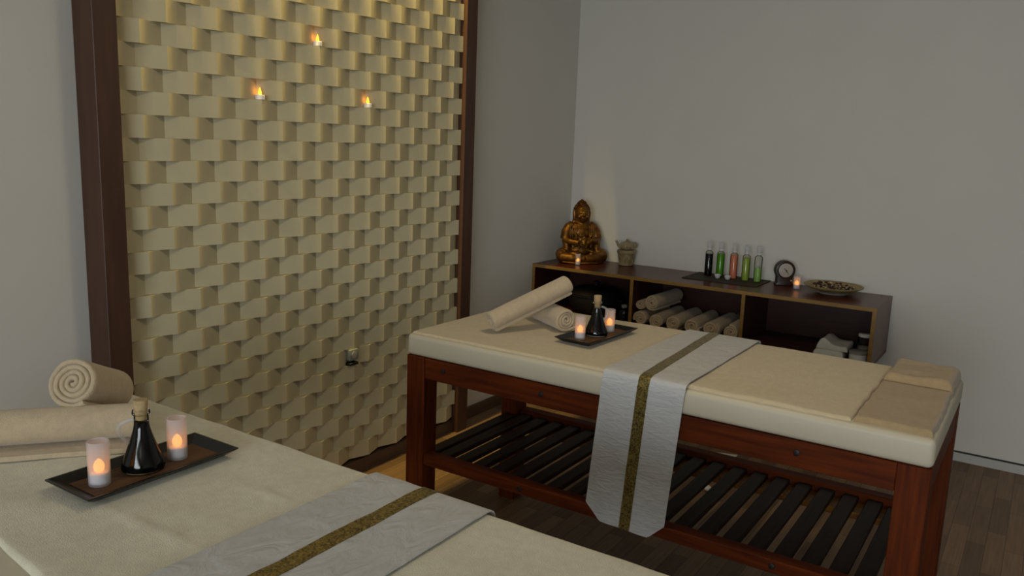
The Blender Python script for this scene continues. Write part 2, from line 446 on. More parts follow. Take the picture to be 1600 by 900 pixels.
# two tan towels stacked at the right end of the far table
c = slab('folded_towel', -2.425, -1.955, -2.418, -2.222, TH, .016, M['terry3'], rr=.012, wa=.003, ws=9, ew=.006, seed=41,
         corners=[(-2.428, -2.425), (-2.424, -2.233), (-1.992, -2.425), (-1.992, -2.231)])
tag(c, 'tan folded hand towel, lying flat at the front right corner of the far table', 'towel', 'folded hand towels')
bmh = nb()
c2 = slab('folded_towel', -1.985, -1.748, -2.425, -2.232, TH, .038, M['terry3'], rr=.022, wa=.006, ws=10, ew=.006, seed=51)
tag(c2, 'thicker tan folded hand towel, at the back right corner of the far table', 'towel', 'folded hand towels')
bmh.free()

# ------------------------------------------------------------------ runners
def make_runner(label, xf, xb, yc, hw, zt, hang_f, hang_b, skew, band_c0, band_c1, band_w, amp, seed, bow=0.0):
    r = thing('bed_runner', label, 'runner', group='bed runners')
    rc = .016
    # path in x (front -> back): list of (x, z, nx, nz, s)
    pts = []
    zf = zt - hang_f; zb = zt - hang_b
    nF = 44
    for i in range(nF): pts.append(('f', i / nF))
    for i in range(9): pts.append(('c', i / 8))
    nT = 50
    for i in range(1, nT): pts.append(('t', i / nT))
    for i in range(9): pts.append(('d', i / 8))
    for i in range(1, 13): pts.append(('b', i / 12))
    def surf(kind, q, v, off):
        """v in -1..1 across, returns point"""
        y = yc + v * hw
        ch = max(0.0, (abs(v) - .62) / .38) * .052      # clipped corners of the hanging end
        if kind == 'f':
            z0 = zf + ch + (.004 * v)
            z = z0 + (zt - rc - z0) * q; x = xf; n = Vector((-1, 0, 0))
        elif kind == 'c':
            a = q * PI / 2; x = xf + rc - rc * math.cos(a); z = zt - rc + rc * math.sin(a); n = Vector((-math.cos(a), 0, math.sin(a)))
        elif kind == 't':
            x = xf + rc + (xb - xf - 2 * rc) * q; z = zt; n = Vector((0, 0, 1))
        elif kind == 'd':
            a = q * PI / 2; x = xb - rc + rc * math.sin(a); z = zt - rc + rc * math.cos(a); n = Vector((math.sin(a), 0, math.cos(a)))
        else:
            z = zt - rc - (hang_b - rc) * q; x = xb; n = Vector((1, 0, 0))
        if kind == 'f': y += skew * (1 - q)
        w = amp * (mnoise.noise(Vector((x * 9 + seed, y * 11, z * 7))) + .5 * mnoise.noise(Vector((x * 22, y * 24 + seed, z * 14))))
        if kind == 'f': w *= 2.2 * (1 - .6 * q); w = w + .004
        elif kind == 't':
            w = w * .8 + .003 + bow * math.exp(-((q - .06) / .05) ** 2)
        w = max(w, .0012)
        return Vector((x, y, z)) + n * (w + off)
    def sheet(name, vs, off, th, material, parent):
        bm = nb(); top = []; bot = []
        for kd, q in pts:
            sgn = 1
            vv = vs(kd, q)
            top.append([bm.verts.new(surf(kd, q, v, off + th)) for v in vv])
            bot.append([bm.verts.new(surf(kd, q, v, off)) for v in vv])
        n = len(top[0]); m = len(top)
        for i in range(m - 1):
            for j in range(n - 1):
                bm.faces.new((top[i][j], top[i + 1][j], top[i + 1][j + 1], top[i][j + 1]))
                bm.faces.new((bot[i][j], bot[i][j + 1], bot[i + 1][j + 1], bot[i + 1][j]))
            bm.faces.new((top[i][0], bot[i][0], bot[i + 1][0], top[i + 1][0]))
            bm.faces.new((top[i][-1], top[i + 1][-1], bot[i + 1][-1], bot[i][-1]))
        for i in (0, m - 1):
            for j in range(n - 1): bm.faces.new((top[i][j], top[i][j + 1], bot[i][j + 1], bot[i][j]))
        bmesh.ops.recalc_face_normals(bm, faces=bm.faces)
        return obj(name, bm, material, parent, angle=70)
    cl = sheet('cloth', lambda k, q: [-1 + 2 * j / 30 for j in range(31)], 0, .0022, M['silk'], r)
    def bv(k, q):
        f = {'f': 1 - q, 'c': 0, 't': -q, 'd': -1, 'b': -1}[k]
        cvl = band_c0 + (band_c1 - band_c0) * max(0, -f)
        return [((cvl - yc) + (j / 4 - .5) * band_w) / hw for j in range(5)]
    sheet('gold_band', bv, .0026, .0012, M['sequin'], r)
    return r
ZR_ = TH + .013
make_runner('white satin runner with a gold stripe, hanging down the front of the far table', -2.4535, -1.732, -1.645, .134, ZR_, .495, .12,
            .034, -1.648, -1.612, .036, .0022, 3.0)
make_runner('white satin runner with a gold stripe, across the near table at the bottom', -4.182, -3.460, -1.652, .145, ZR_, .30, .30,
            .0, -1.650, -1.650, .036, .0026, 8.0)

# ------------------------------------------------------------------ rolled towels
def make_roll(name, R, L, turns=3.4, squash=1.0, seed=0, tail=0.0, hollow=.12, wall=.86, material=None, start=0.0):
    """axis along local +Y, lying on local z=0; end face at y=0 shows the spiral"""
    r0 = R * hollow; pitch = (R - r0) / turns; th = pitch * wall
    N = int(turns * 30)
    end_ang = -PI / 2 + start
    mid = []
    for i in range(N + 1):
        f = i / N; a = end_ang - (1 - f) * turns * 2 * PI
        mid.append((a, r0 + (R - r0 - th / 2) * f))
    pl = []
    for a, q in mid: pl.append((q * math.cos(a), q * math.sin(a), math.cos(a), math.sin(a)))
    if tail:
        q = mid[-1][1]; a = end_ang
        tx, tz = -math.sin(a), math.cos(a)
        for s in range(1, 9): pl.append((q * math.cos(a) + tx * tail * s / 8, q * math.sin(a) + tz * tail * s / 8, math.cos(a), math.sin(a)))
    secs = []
    rim = [(0, .35), (.003, .75), (.008, .96), (.014, 1.0)]
    for d, k in rim: secs.append((d, k))
    for i in range(1, 12): secs.append((.014 + (L - .028) * i / 12, 1.0))
    for d, k in reversed(rim): secs.append((L - d, k))
    bm = nb(); ro = []; ri = []
    for y, k in secs:
        A = []; B = []
        for i, (x, z, ux, uz) in enumerate(pl):
            h = th * .5 * k
            if i < 2: h *= .6
            w = 1 + .035 * mnoise.noise(Vector((x * 30 + seed, y * 9, z * 30)))
            endw = .006 * mnoise.noise(Vector((i * .11, seed * 3.1, 0 if y < L / 2 else 7)))
            A.append(bm.verts.new(((x + ux * h) * w, y + endw, ((z + uz * h) * w) * squash)))
            B.append(bm.verts.new(((x - ux * h) * w, y + endw, ((z - uz * h) * w) * squash)))
        ro.append(A); ri.append(B)
    n = len(pl)
    for j in range(len(secs) - 1):
        for i in range(n - 1):
            bm.faces.new((ro[j][i], ro[j + 1][i], ro[j + 1][i + 1], ro[j][i + 1]))
            bm.faces.new((ri[j][i], ri[j][i + 1], ri[j + 1][i + 1], ri[j + 1][i]))
        bm.faces.new((ro[j][0], ri[j][0], ri[j + 1][0], ro[j + 1][0]))
        bm.faces.new((ro[j][-1], ro[j + 1][-1], ri[j + 1][-1], ri[j][-1]))
    for j in (0, len(secs) - 1):
        for i in range(n - 1): bm.faces.new((ro[j][i], ro[j][i + 1], ri[j][i + 1], ri[j][i]))
    bmesh.ops.recalc_face_normals(bm, faces=bm.faces)
    return obj(name, bm, material or M['terry2'], angle=60)

def aim(o, a, b, roll=0.0):
    """put local y axis from a to b"""
    a = Vector(a); b = Vector(b); y = (b - a).normalized()
    up = Vector((0, 0, 1)); x = y.cross(up).normalized(); z = x.cross(y)
    m = Matrix((x, y, z)).transposed().to_4x4() @ Matrix.Rotation(roll, 4, 'Y')
    m.translation = a
    o.matrix_world = m
    return o
G = 'rolled towels on the massage tables'
ZC = TH + CT
ATOP = (-3.737, -.858, .994); BTOP = (-3.606, -.780, .926); LTOP = .185
# near table: one roll lying, one leaning over it
r = make_roll('rolled_towel', .0455, .46, 3.2, 1.0, 1, tail=.075); aim(r, (-4.008, -.678, ZC + .0475), (-3.652, -.968, ZC + .0475))
tag(r, 'rolled beige towel lying on the near table behind the tray', 'towel', G)
r = make_roll('rolled_towel', .060, LTOP, 4.2, 1.0, 2, start=.65, wall=.98, hollow=.06); aim(r, ATOP, BTOP)
tag(r, 'rolled beige towel leaning on top of the other roll on the near table', 'towel', G)
# far table
r = make_roll('rolled_towel', .0455, .24, 3.4, 1.0, 3, tail=.03, start=.25, wall=.98, hollow=.08); aim(r, (-2.088, -1.170, ZC + .0480), (-1.965, -.965, ZC + .0480))
tag(r, 'short rolled towel under the leaning roll on the far table, spiral end showing', 'towel', G)
r = make_roll('rolled_towel', .041, .335, 3.0, 1.0, 4, start=.4, wall=.98); aim(r, (-2.283, -.968, ZC + .044), (-2.045, -1.112, ZC + .155))
tag(r, 'long rolled towel propped at a slant over the shorter roll on the far table', 'towel', G)

# ------------------------------------------------------------------ trays, carafes, candles
def make_tray(label, loc, rz, L=.33, W=.148):
    r = thing('serving_tray', label, 'tray', loc, rz, 'serving trays')
    h = .018; s = .014
    bm = nb()
    def ring(x, y, z): return [bm.verts.new(p) for p in ((-x, -y, z), (x, -y, z), (x, y, z), (-x, y, z))]
    ps = [ring(L / 2 - .022, W / 2 - .022, 0), ring(L / 2, W / 2, h - .003), ring(L / 2, W / 2, h), ring(L / 2 - .004, W / 2 - .004, h), ring(L / 2 - .028, W / 2 - .028, .006)]
    for a, b in zip(ps[:-1], ps[1:]):
        for k in range(4): bm.faces.new((a[k], a[(k + 1) % 4], b[(k + 1) % 4], b[k]))
    bm.faces.new(list(reversed(ps[0]))); bm.faces.new(ps[-1])
    bmesh.ops.recalc_face_normals(bm, faces=bm.faces)
    obj('tray_body', bm, M['black'], r, smooth=False)
    bm = nb(); bx(bm, (-L / 2 + .029, -W / 2 + .029, .0055), (L / 2 - .029, W / 2 - .029, .0072)); obj('bamboo_inlay', bm, M['bamboo'], r, smooth=False)
    return r
TRZ = ZC + .0035
make_tray('black tray with a bamboo inlay on the near table', (-3.745, -1.137, TRZ), .0)
make_tray('black tray with a bamboo inlay on the far table', (-2.078, -1.292, TRZ), -.06)

def make_carafe(label, loc, rz):
    r = thing('oil_carafe', label, 'carafe', loc, rz, 'dark oil carafes')
    out = [(.030, 0), (.0405, .003), (.0420, .008), (.0385, .020), (.0300, .043), (.0220, .065), (.0165, .083), (.0142, .095), (.0138, .114), (.0170, .116), (.0175, .120), (.0165, .124), (.0150, .125)]
    bm = nb(); lathe(bm, out, 36, cap1=False); obj('glass_body', bm, M['glass'], r)
    inn = [(.028, .003), (.0385, .005), (.0398, .009), (.0365, .020), (.0282, .043), (.0205, .064), (.0152, .083), (.0130, .095), (.0126, .100)]
    bm = nb(); lathe(bm, inn, 36); obj('oil', bm, M['oil'], r)
    bm = nb(); lathe(bm, [(.0095, .104), (.0112, .112), (.0130, .128), (.0138, .1435), (.0130, .1455)], 24); obj('cork', bm, M['cork'], r)
    bm = nb(); pts = []
    for i in range(15):
        a = i / 14
        ang = PI * (1.0 - a)
        x = .014 + .012 * a + .027 * math.sin(PI * a) ** .8
        z = .104 - .052 * a + .006 * math.sin(PI * a)
        pts.append((x, 0, z))
    tube(bm, pts, .0040, 10); obj('handle', bm, M['capglass'], r)
    return r
import math as _m
make_carafe('glass carafe of dark oil with a cork, on the tray of the near table', (-3.752, -1.135, TRZ + .0073), _m.atan2(.839, -.545))
make_carafe('glass carafe of dark oil with a cork, on the tray of the far table', (-2.085, -1.290, TRZ + .0073), _m.atan2(-.5, .86))

def make_candle(label, loc, s=1.0, h=.082):
    r = thing('candle_holder', label, 'candle', loc, 0, 'frosted candle holders')
    R = .0188 * s
    bm = nb(); lathe(bm, [(R - .002, .002), (R - .001, 0), (R, .001), (R * 1.02, h - .001), (R * 1.02 - .0008, h), (R - .0024, h - .001), (R - .0028, .004)], 32, cap0=True, cap1=True)
    # open the top inside: second cap is the inner floor
    obj('frosted_glass', bm, M['frost'], r)
    bm = nb(); lathe(bm, [(R - .0032, .0045), (R - .0032, .0235 * s), (R - .005, .0245 * s), (.004, .0240 * s)], 28); obj('candle_base', bm, M['wax'], r)
    bm = nb(); lathe(bm, [(.0040, .0242 * s), (.0088, .028 * s), (.0104, .034 * s), (.0090, .040 * s), (.0052, .046 * s), (.0005, .050 * s)], 20); obj('flame', bm, M['flame'], r)
    ld = bpy.data.lights.new('candle glow', 'POINT'); ld.energy = .003 * s * s; ld.color = (1.0, .42, .10); ld.shadow_soft_size = .008
    lo = bpy.data.objects.new('candle_glow', ld); C.objects.link(lo); lo.parent = r; lo.location = (0, 0, .060 * s)
    return r
make_candle('frosted candle holder at the left end of the tray on the near table', (-3.846, -1.139, TRZ + .0073), 1.05, .088)
make_candle('frosted candle holder right of the carafe on the tray of the near table', (-3.676, -1.138, TRZ + .0073), 1.05, .088)
make_candle('frosted candle holder left of the carafe on the tray of the far table', (-2.172, -1.272, TRZ + .0073))
make_candle('frosted candle holder behind the carafe on the tray of the far table', (-1.995, -1.298, TRZ + .0073))

# ------------------------------------------------------------------ wall shelf
CXF, CZ0, CZ1, CY1 = -.446, .508, .812, -1.957
T = .019
cab = thing('wall_shelf', 'long dark cherry wall shelf with three open compartments and oak front edges', 'shelf', (0, 0, CZ0))
def cpart(name, lo, hi, m, p=None):
    bm = nb(); bx(bm, (lo[0], lo[1], lo[2] - CZ0), (hi[0], hi[1], hi[2] - CZ0), .0008, 1); return obj(name, bm, m, p or cab, smooth=False)
e = .0016
YA = -.002; XB = -.003
cpart('top_board', (CXF, CY1, CZ1 - T), (XB, YA, CZ1), M['cab'])
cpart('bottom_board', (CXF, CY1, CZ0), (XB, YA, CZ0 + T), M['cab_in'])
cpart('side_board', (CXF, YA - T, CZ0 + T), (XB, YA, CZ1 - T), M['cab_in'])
cpart('side_board', (CXF, CY1, CZ0 + T), (XB, CY1 + T, CZ1 - T), M['cab'])
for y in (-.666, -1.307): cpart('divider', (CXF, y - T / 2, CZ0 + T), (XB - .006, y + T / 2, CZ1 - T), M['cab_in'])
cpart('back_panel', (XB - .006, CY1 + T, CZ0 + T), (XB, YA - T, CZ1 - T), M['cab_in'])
bm = nb(); z = CZ0
for lo, hi in (((CY1, CZ1 - T), (YA, CZ1)), ((CY1, CZ0), (YA, CZ0 + T)), ((YA - T, CZ0 + T), (YA, CZ1 - T)), ((CY1, CZ0 + T), (CY1 + T, CZ1 - T)),
               ((-.666 - T / 2, CZ0 + T), (-.666 + T / 2, CZ1 - T)), ((-1.307 - T / 2, CZ0 + T), (-1.307 + T / 2, CZ1 - T))):
    bx(bm, (CXF - e, lo[0], lo[1] - z), (CXF, hi[0], hi[1] - z))
ob = obj('edge_band', bm, M['edge'], cab, smooth=False); ob['label'] = 'yellowish oak edge band'
FZ = CZ0 + T + .0008; TZ = CZ1 + .0008

# rolled towels in the middle compartment
GT = 'rolled towels in the wall shelf'
spec = [(-.722, .0, .048, 'leftmost rolled towel of the bottom row in the wall shelf'),
        (-.822, .0, .046, 'second rolled towel from the left of the bottom row in the wall shelf'),
        (-.924, .0, .049, 'third rolled towel from the left of the bottom row in the wall shelf'),
        (-1.030, .0, .050, 'fourth rolled towel from the left of the bottom row in the wall shelf'),
        (-1.138, .0, .0515, 'fifth rolled towel from the left of the bottom row in the wall shelf'),
        (-1.243, .0, .047, 'rightmost rolled towel of the bottom row in the wall shelf')]
for i, (y, dx, R, lab) in enumerate(spec):
    o = make_roll('rolled_towel', R, .36, 2.6 + .25 * (i % 3), .97, 10 + i, start=-1.2 + .9 * i, hollow=.06, wall=.97)
    aim(o, (CXF + .012 + (.01 if i == 5 else 0), y, FZ + R * .985), (-.05, y + .005 * (i % 2), FZ + R * .985))
    tag(o, lab, 'towel', GT)
o = make_roll('rolled_towel', .048, .35, 3.0, .98, 21, start=.6); aim(o, (CXF + .016, -.786, FZ + .1455), (-.055, -.800, FZ + .1455))
tag(o, 'rolled towel on top of the bottom row in the wall shelf', 'towel', GT)
o = make_roll('rolled_towel', .034, .33, 2.4, .9, 22, start=1.6); aim(o, (CXF + .03, -.711, FZ + .124), (-.06, -.714, FZ + .124))
tag(o, 'slim rolled towel by the left divider, beside the topmost roll in the wall shelf', 'towel', GT)

# black pot in the left compartment
p = thing('cooking_pot', 'large round black pot with a lid in the left compartment of the wall shelf', 'pot', (-.225, -.330, FZ))
bm = nb(); lathe(bm, [(.10, 0), (.135, .006), (.158, .035), (.168, .075), (.170, .105), (.176, .110), (.176, .116), (.165, .117)], 48); obj('pot_body', bm, M['iron'], p)
bm = nb(); lathe(bm, [(.172, .1175), (.173, .122), (.155, .137), (.11, .152), (.05, .161), (.012, .163)], 48); ld_ = obj('lid', bm, M['iron'], p)
bm = nb(); lathe(bm, [(.012, .163), (.009, .170), (.020, .178), (.021, .186), (.012, .190)], 24); obj('knob', bm, M['iron'], ld_)
for s in (-1, 1):
    bm = nb(); tube(bm, [(-.03, s * .166, .088), (-.03, s * .190, .092), (-.015, s * .198, .094), (.015, s * .198, .094), (.03, s * .190, .092), (.03, s * .166, .088)], .006, 10); obj('handle', bm, M['iron'], p)
# small dark jar beside it
p = thing('oil_bottle', 'small dark bottle with a shiny cap beside the black pot in the wall shelf', 'bottle', (-.385, -.600, FZ))
bm = nb(); lathe(bm, [(.030, 0), (.033, .004), (.033, .062), (.026, .074), (.016, .080), (.016, .086)], 28); obj('bottle_body', bm, M['oil'], p)
bm = nb(); lathe(bm, [(.017, .0865), (.018, .089), (.018, .101), (.015, .103)], 24); obj('cap', bm, M['socket'], p)

# folded cloths and jars in the right compartment
o = slab('folded_cloth', -.40, -.17, -1.82, -1.67, FZ, .030, M['white_cloth'], rr=.016, wa=.003, ew=.004, seed=61, nx=30, ny=30)
tag(o, 'flat white folded cloth under a rumpled one in the wall shelf', 'cloth', 'folded white cloths')
o = slab('folded_cloth', -.385, -.19, -1.83, -1.685, FZ + .0315, .022, M['white_cloth'], rr=.012, wa=.006, ew=.008, seed=71, nx=30, ny=30,
         top_fn=lambda x, y: .028 * math.exp(-((y + 1.715) / .03) ** 2))
tag(o, 'rumpled white cloth on top of a folded one in the wall shelf', 'cloth', 'folded white cloths')
j = thing('cream_jar', 'low round white jar in the front right corner of the wall shelf', 'jar', (-.385, -1.886, FZ))
bm = nb(); lathe(bm, [(.040, 0), (.043, .003), (.043, .034), (.040, .037)], 32); obj('jar_body', bm, M['china'], j)
bm = nb(); lathe(bm, [(.042, .0375), (.0445, .039), (.0445, .048), (.042, .050)], 32); obj('lid', bm, M['socket'], j)
j = thing('glass_jar', 'clear glass jar standing behind the low white jar in the wall shelf', 'jar', (-.285, -1.893, FZ))
bm = nb(); lathe(bm, [(.034, 0), (.036, .003), (.036, .085), (.031, .095), (.031, .105)], 32, cap1=False); obj('jar_body', bm, M['glass'], j)
bm = nb(); lathe(bm, [(.033, .002), (.034, .004), (.034, .050), (.032, .052)], 32); obj('contents', bm, M['socket'], j)
bm = nb(); lathe(bm, [(.033, .1055), (.0335, .108), (.0335, .118), (.031, .120)], 32); obj('lid', bm, M['china'], j)

# ------------------------------------------------------------------ seated statue
def remesh(bm, voxel, smooth_it=6):
    me = bpy.data.meshes.new('tmp'); bm.to_mesh(me); bm.free()
    o = bpy.data.objects.new('tmp', me); C.objects.link(o)
    md = o.modifiers.new('r', 'REMESH'); md.mode = 'VOXEL'; md.voxel_size = voxel
    sm = o.modifiers.new('s', 'SMOOTH'); sm.factor = .5; sm.iterations = smooth_it
    dg = bpy.context.evaluated_depsgraph_get()
    m2 = bpy.data.meshes.new_from_object(o.evaluated_get(dg))
    b2 = bmesh.new(); b2.from_mesh(m2)
    bpy.data.objects.remove(o); bpy.data.meshes.remove(me); bpy.data.meshes.remove(m2)
    return b2

st = thing('seated_statue', 'gold statue of a seated robed figure in the corner on the wall shelf', 'statue', (-.165, -.172, TZ), 0)
st.rotation_euler = (0, 0, math.atan2(-.70, -.714) + PI / 2)   # local -y faces the room
st.scale = (1, 1, .94)
bm = nb()
ball(bm, (0, -.012, .014), (.140, .098, .020))
for s in (-1, 1):
    tube(bm, [(s * .045, .025, .052), (s * .095, -.005, .054), (s * .132, -.042, .050)], [.055, .052, .042], 16)
    ball(bm, (s * .130, -.040, .047), (.034, .040, .040))
    tube(bm, [(s * .130, -.052, .040), (s * .075, -.094, .040), (s * .0, -.108, .036)], [.036, .031, .025], 16)
    ball(bm, (s * .062, -.092, .070), (.036, .020, .012), Matrix.Rotation(s * .45, 4, 'Z'))
    # arms
    tube(bm, [(s * .052, .008, .250), (s * .074, .007, .232), (s * .092, .004, .200), (s * .104, -.006, .152)], [.026, .031, .033, .030], 16)
    ball(bm, (s * .082, .012, .185), (.030, .036, .055))
    tube(bm, [(s * .104, -.008, .148), (s * .078, -.050, .142), (s * .034, -.084, .146 + s * .008)], [.027, .022, .015], 16)
    # sleeve falling from the forearm
    tube(bm, [(s * .100, -.020, .130), (s * .094, -.034, .095), (s * .098, -.040, .070)], [.022, .022, .018], 12)
ball(bm, (0, .012, .075), (.088, .066, .060))
ball(bm, (0, .004, .130), (.080, .058, .075))
ball(bm, (0, .006, .195), (.088, .056, .064))
ball(bm, (0, .010, .236), (.080, .042, .034))
tube(bm, [(0, .010, .235), (0, .004, .290)], [.036, .033], 16)
for s in (-1, 1): tube(bm, [(s * .040, .012, .320), (s * .041, .012, .285), (s * .046, .012, .258)], [.016, .013, .012], 12)
# hands before the chest: palms with separate fingers
for s, zb, tilt in ((-1, .158, .9), (1, .140, .15)):
    ball(bm, (s * .022, -.090, zb), (.018, .010, .017))
    for f in range(4):
        o_ = (f - 1.5) * .0075
        L = (.030, .036, .034, .026)[f]
        if s < 0: tube(bm, [(s * .022 + o_, -.092, zb + .010), (s * .022 + o_ * 1.1, -.098, zb + .024), (s * .020 + o_, -.096, zb + .016 + L)], [.0045, .0042, .0034], 8)
        else: tube(bm, [(s * .012, -.094, zb + o_), (s * .0 - .004, -.101, zb + o_), (-s * (.008 + L * .25), -.098, zb + o_ + .002)], [.0045, .0042, .0034], 8)
    tube(bm, [(s * .014, -.092, zb + .006), (s * .004, -.100, zb + .014), (s * .002, -.100, zb + .022)], [.0050, .0045, .0035], 8)
# head
ball(bm, (0, -.004, .325), (.044, .048, .055))
ball(bm, (0, -.014, .296), (.034, .035, .030))
ball(bm, (0, -.030, .276), (.014, .012, .010))
tube(bm, [(0, -.050, .334), (0, -.056, .318), (0, -.0590, .309)], [.0045, .0055, .0075], 10)
for s in (-1, 1):
    ball(bm, (s * .0055, -.0535, .309), (.005, .005, .0042))
    tube(bm, [(s * .007, -.050, .339), (s * .018, -.0475, .344), (s * .031, -.037, .337)], [.003, .0036, .0025], 8)
    ball(bm, (s * .018, -.0455, .328), (.010, .006, .0052))
    ball(bm, (s * .024, -.036, .303), (.014, .014, .014))
    tube(bm, [(s * .044, .004, .345), (s * .049, .006, .325), (s * .047, .002, .300), (s * .043, -.002, .280)], [.007, .010, .008, .007], 10)
tube(bm, [(-.012, -.0480, .2935), (0, -.0520, .2945), (.012, -.0480, .2935)], [.003, .0048, .003], 8)
tube(bm, [(-.009, -.0470, .2880), (0, -.0505, .2868), (.009, -.0470, .2880)], [.003, .0045, .003], 8)
body = remesh(bm, .0030, 2)
obj('figure', body, M['gold'], st, angle=80)
# robe: raised folds from the shoulders, hem across the legs
bm = nb()
for s in (-1, 1):
    for q, x0 in enumerate((.040, .052, .064, .075)):
        pts = []
        for i in range(12):
            f = i / 11
            x = s * (x0 + .006 * math.sin(PI * f)) * (1 - .55 * f * f * (1 if q < 2 else .4))
            zz = .246 - .150 * f
            # lie on the torso ellipse
            yb = -.058 * math.sqrt(max(0.02, 1 - (x / .092) ** 2)) + .006 - .006 * math.sin(PI * min(1, f * 1.1))
            pts.append((x, yb - .001, zz))
        tube(bm, pts, [.0042] * 12, 8)
for q in range(4):
    pts = [(.055 * math.cos(PI + PI * i / 10), -.057 - .010 * math.sin(PI * i / 10), .200 - .012 * q - .045 * math.sin(PI * i / 10)) for i in range(11)]
    if q < 1: tube(bm, pts, .0042, 8)
for s in (-1, 1):
    for q in range(4):
        tube(bm, [(s * (.030 + .012 * q), -.070 - .004 * q, .088 - .002 * q), (s * (.070 + .012 * q), -.080, .066 - .006 * q), (s * (.105 + .008 * q), -.078 + .006 * q, .040 - .004 * q)], [.0035, .0045, .003], 8)
tube(bm, [(-.13, -.075, .010), (-.07, -.112, .008), (0, -.122, .008), (.07, -.112, .008), (.13, -.075, .010)], [.006, .008, .009, .008, .006], 10)
rob = remesh(bm, .0024, 2)
obj('robe', rob, M['gold'], st, angle=80)
bm = nb()
ball(bm, (0, .010, .342), (.047, .046, .048))
ball(bm, (0, .010, .382), (.027, .027, .022)); ball(bm, (0, .010, .400), (.013, .013, .013))
for k in range(420):
    a = rnd.random() * 2 * PI; e_ = rnd.uniform(-.35, 1.5)
    d = Vector((math.cos(a) * math.cos(e_), math.sin(a) * math.cos(e_), math.sin(e_)))
    q = Vector((d.x * .047, .010 + d.y * .046, .342 + d.z * .048))
    if q.y < -.012 and q.z < .362: continue
    if q.z > .384: continue
    ball(bm, q, .0052, u=8, v=6)
for k in range(60):
    a = rnd.random() * 2 * PI; e_ = rnd.uniform(-.1, 1.4)
    ball(bm, (math.cos(a) * math.cos(e_) * .027, .010 + math.sin(a) * math.cos(e_) * .027, .382 + .022 * math.sin(e_)), .0048, u=8, v=6)
obj('curled_hair', bm, M['gold_d'], st, angle=80)
make_candle('frosted candle holder in front of the gold statue on the wall shelf', (-.285, -.225, TZ), .85, .066)

# oil burner
b_ = thing('oil_burner', 'small beige clay oil burner topped by a teapot, right of the gold statue', 'oil burner', (-.085, -.452, TZ), math.radians(205))
bm = nb(); lathe(bm, [(.036, 0), (.044, .003), (.045, .010), (.040, .013), (.043, .030), (.050, .064), (.054, .074), (.058, .078), (.059, .090), (.054, .096), (.040, .098), (.028, .097)], 40)
for k in range(16):
    a = 2 * PI * k / 16; tube(bm, [(.041 * math.cos(a), .041 * math.sin(a), .016), (.0505 * math.cos(a), .0505 * math.sin(a), .068)], .0034, 8)
obj('burner_base', bm, M['clay'], b_)
bm = nb(); lathe(bm, [(.030, .0975), (.037, .100), (.043, .110), (.0445, .122), (.041, .134), (.030, .142), (.018, .145)], 36)
for k in range(14):
    a = 2 * PI * k / 14; tube(bm, [(.0405 * math.cos(a), .0405 * math.sin(a), .104), (.046 * math.cos(a), .046 * math.sin(a), .121), (.036 * math.cos(a), .036 * math.sin(a), .138)], [.002, .004, .002], 8)
tp = obj('teapot', bm, M['clay'], b_)
# the spout lies toward the picture's left and the loop handle toward its right
dv = Vector((.545, -.839, 0)); ang = math.radians(205)
lx = Vector((dv.x * math.cos(-ang) - dv.y * math.sin(-ang), dv.x * math.sin(-ang) + dv.y * math.cos(-ang), 0))
bm = nb(); tube(bm, [-lx * .036 + Vector((0, 0, .110)), -lx * .052 + Vector((0, 0, .122)), -lx * .060 + Vector((0, 0, .138)), -lx * .069 + Vector((0, 0, .150))], [.012, .009, .007, .007], 12); obj('spout', bm, M['clay'], tp)
bm = nb(); tube(bm, [lx * .034 + Vector((0, 0, .138)), lx * .052 + Vector((0, 0, .140)), lx * .061 + Vector((0, 0, .128)), lx * .056 + Vector((0, 0, .113)), lx * .038 + Vector((0, 0, .110))], .0055, 10); obj('handle', bm, M['clay'], tp)
bm = nb(); lathe(bm, [(.019, .1455), (.016, .149), (.006, .151), (.008, .156), (.006, .161), (.001, .162)], 24); obj('lid', bm, M['clay'], tp)

# reed mat and the five bottles
mt = thing('reed_mat', 'dark reed mat with a brown border under the five bottles on the wall shelf', 'mat', (-.148, -1.108, TZ))
bm = nb(); bx(bm, (-.128, -.203, 0), (.128, .203, .0025)); obj('weave', bm, M['mat_b'], mt, smooth=False)
bm = nb()
for lo, hi in (((-.137, -.212), (-.128, .212)), ((.128, -.212), (.137, .212)), ((-.128, -.212), (.128, -.203)), ((-.128, .203), (.128, .212))):
    bx(bm, (lo[0], lo[1], 0), (hi[0], hi[1], .0035))
obj('border', bm, M['mat_e'], mt, smooth=False)
def liq(n, rgb, tr=0.35):
    m = bpy.data.materials.new(n); m.use_nodes = True
    nt = m.node_tree; nn = nt.nodes; l = nt.links; b = nn['Principled BSDF']
    b.inputs['Base Color'].default_value = (*_lin(rgb), 1); b.inputs['Roughness'].default_value = .15
    t_ = nn.new('ShaderNodeBsdfTransparent'); t_.inputs[0].default_value = (*[min(1, x * 1.6) for x in _lin(rgb)], 1)
    mx = nn.new('ShaderNodeMixShader'); mx.inputs[0].default_value = tr
    l.new(b.outputs[0], mx.inputs[1]); l.new(t_.outputs[0], mx.inputs[2]); l.new(mx.outputs[0], nn['Material Output'].inputs['Surface'])
    return m
MZ = TZ + .0035
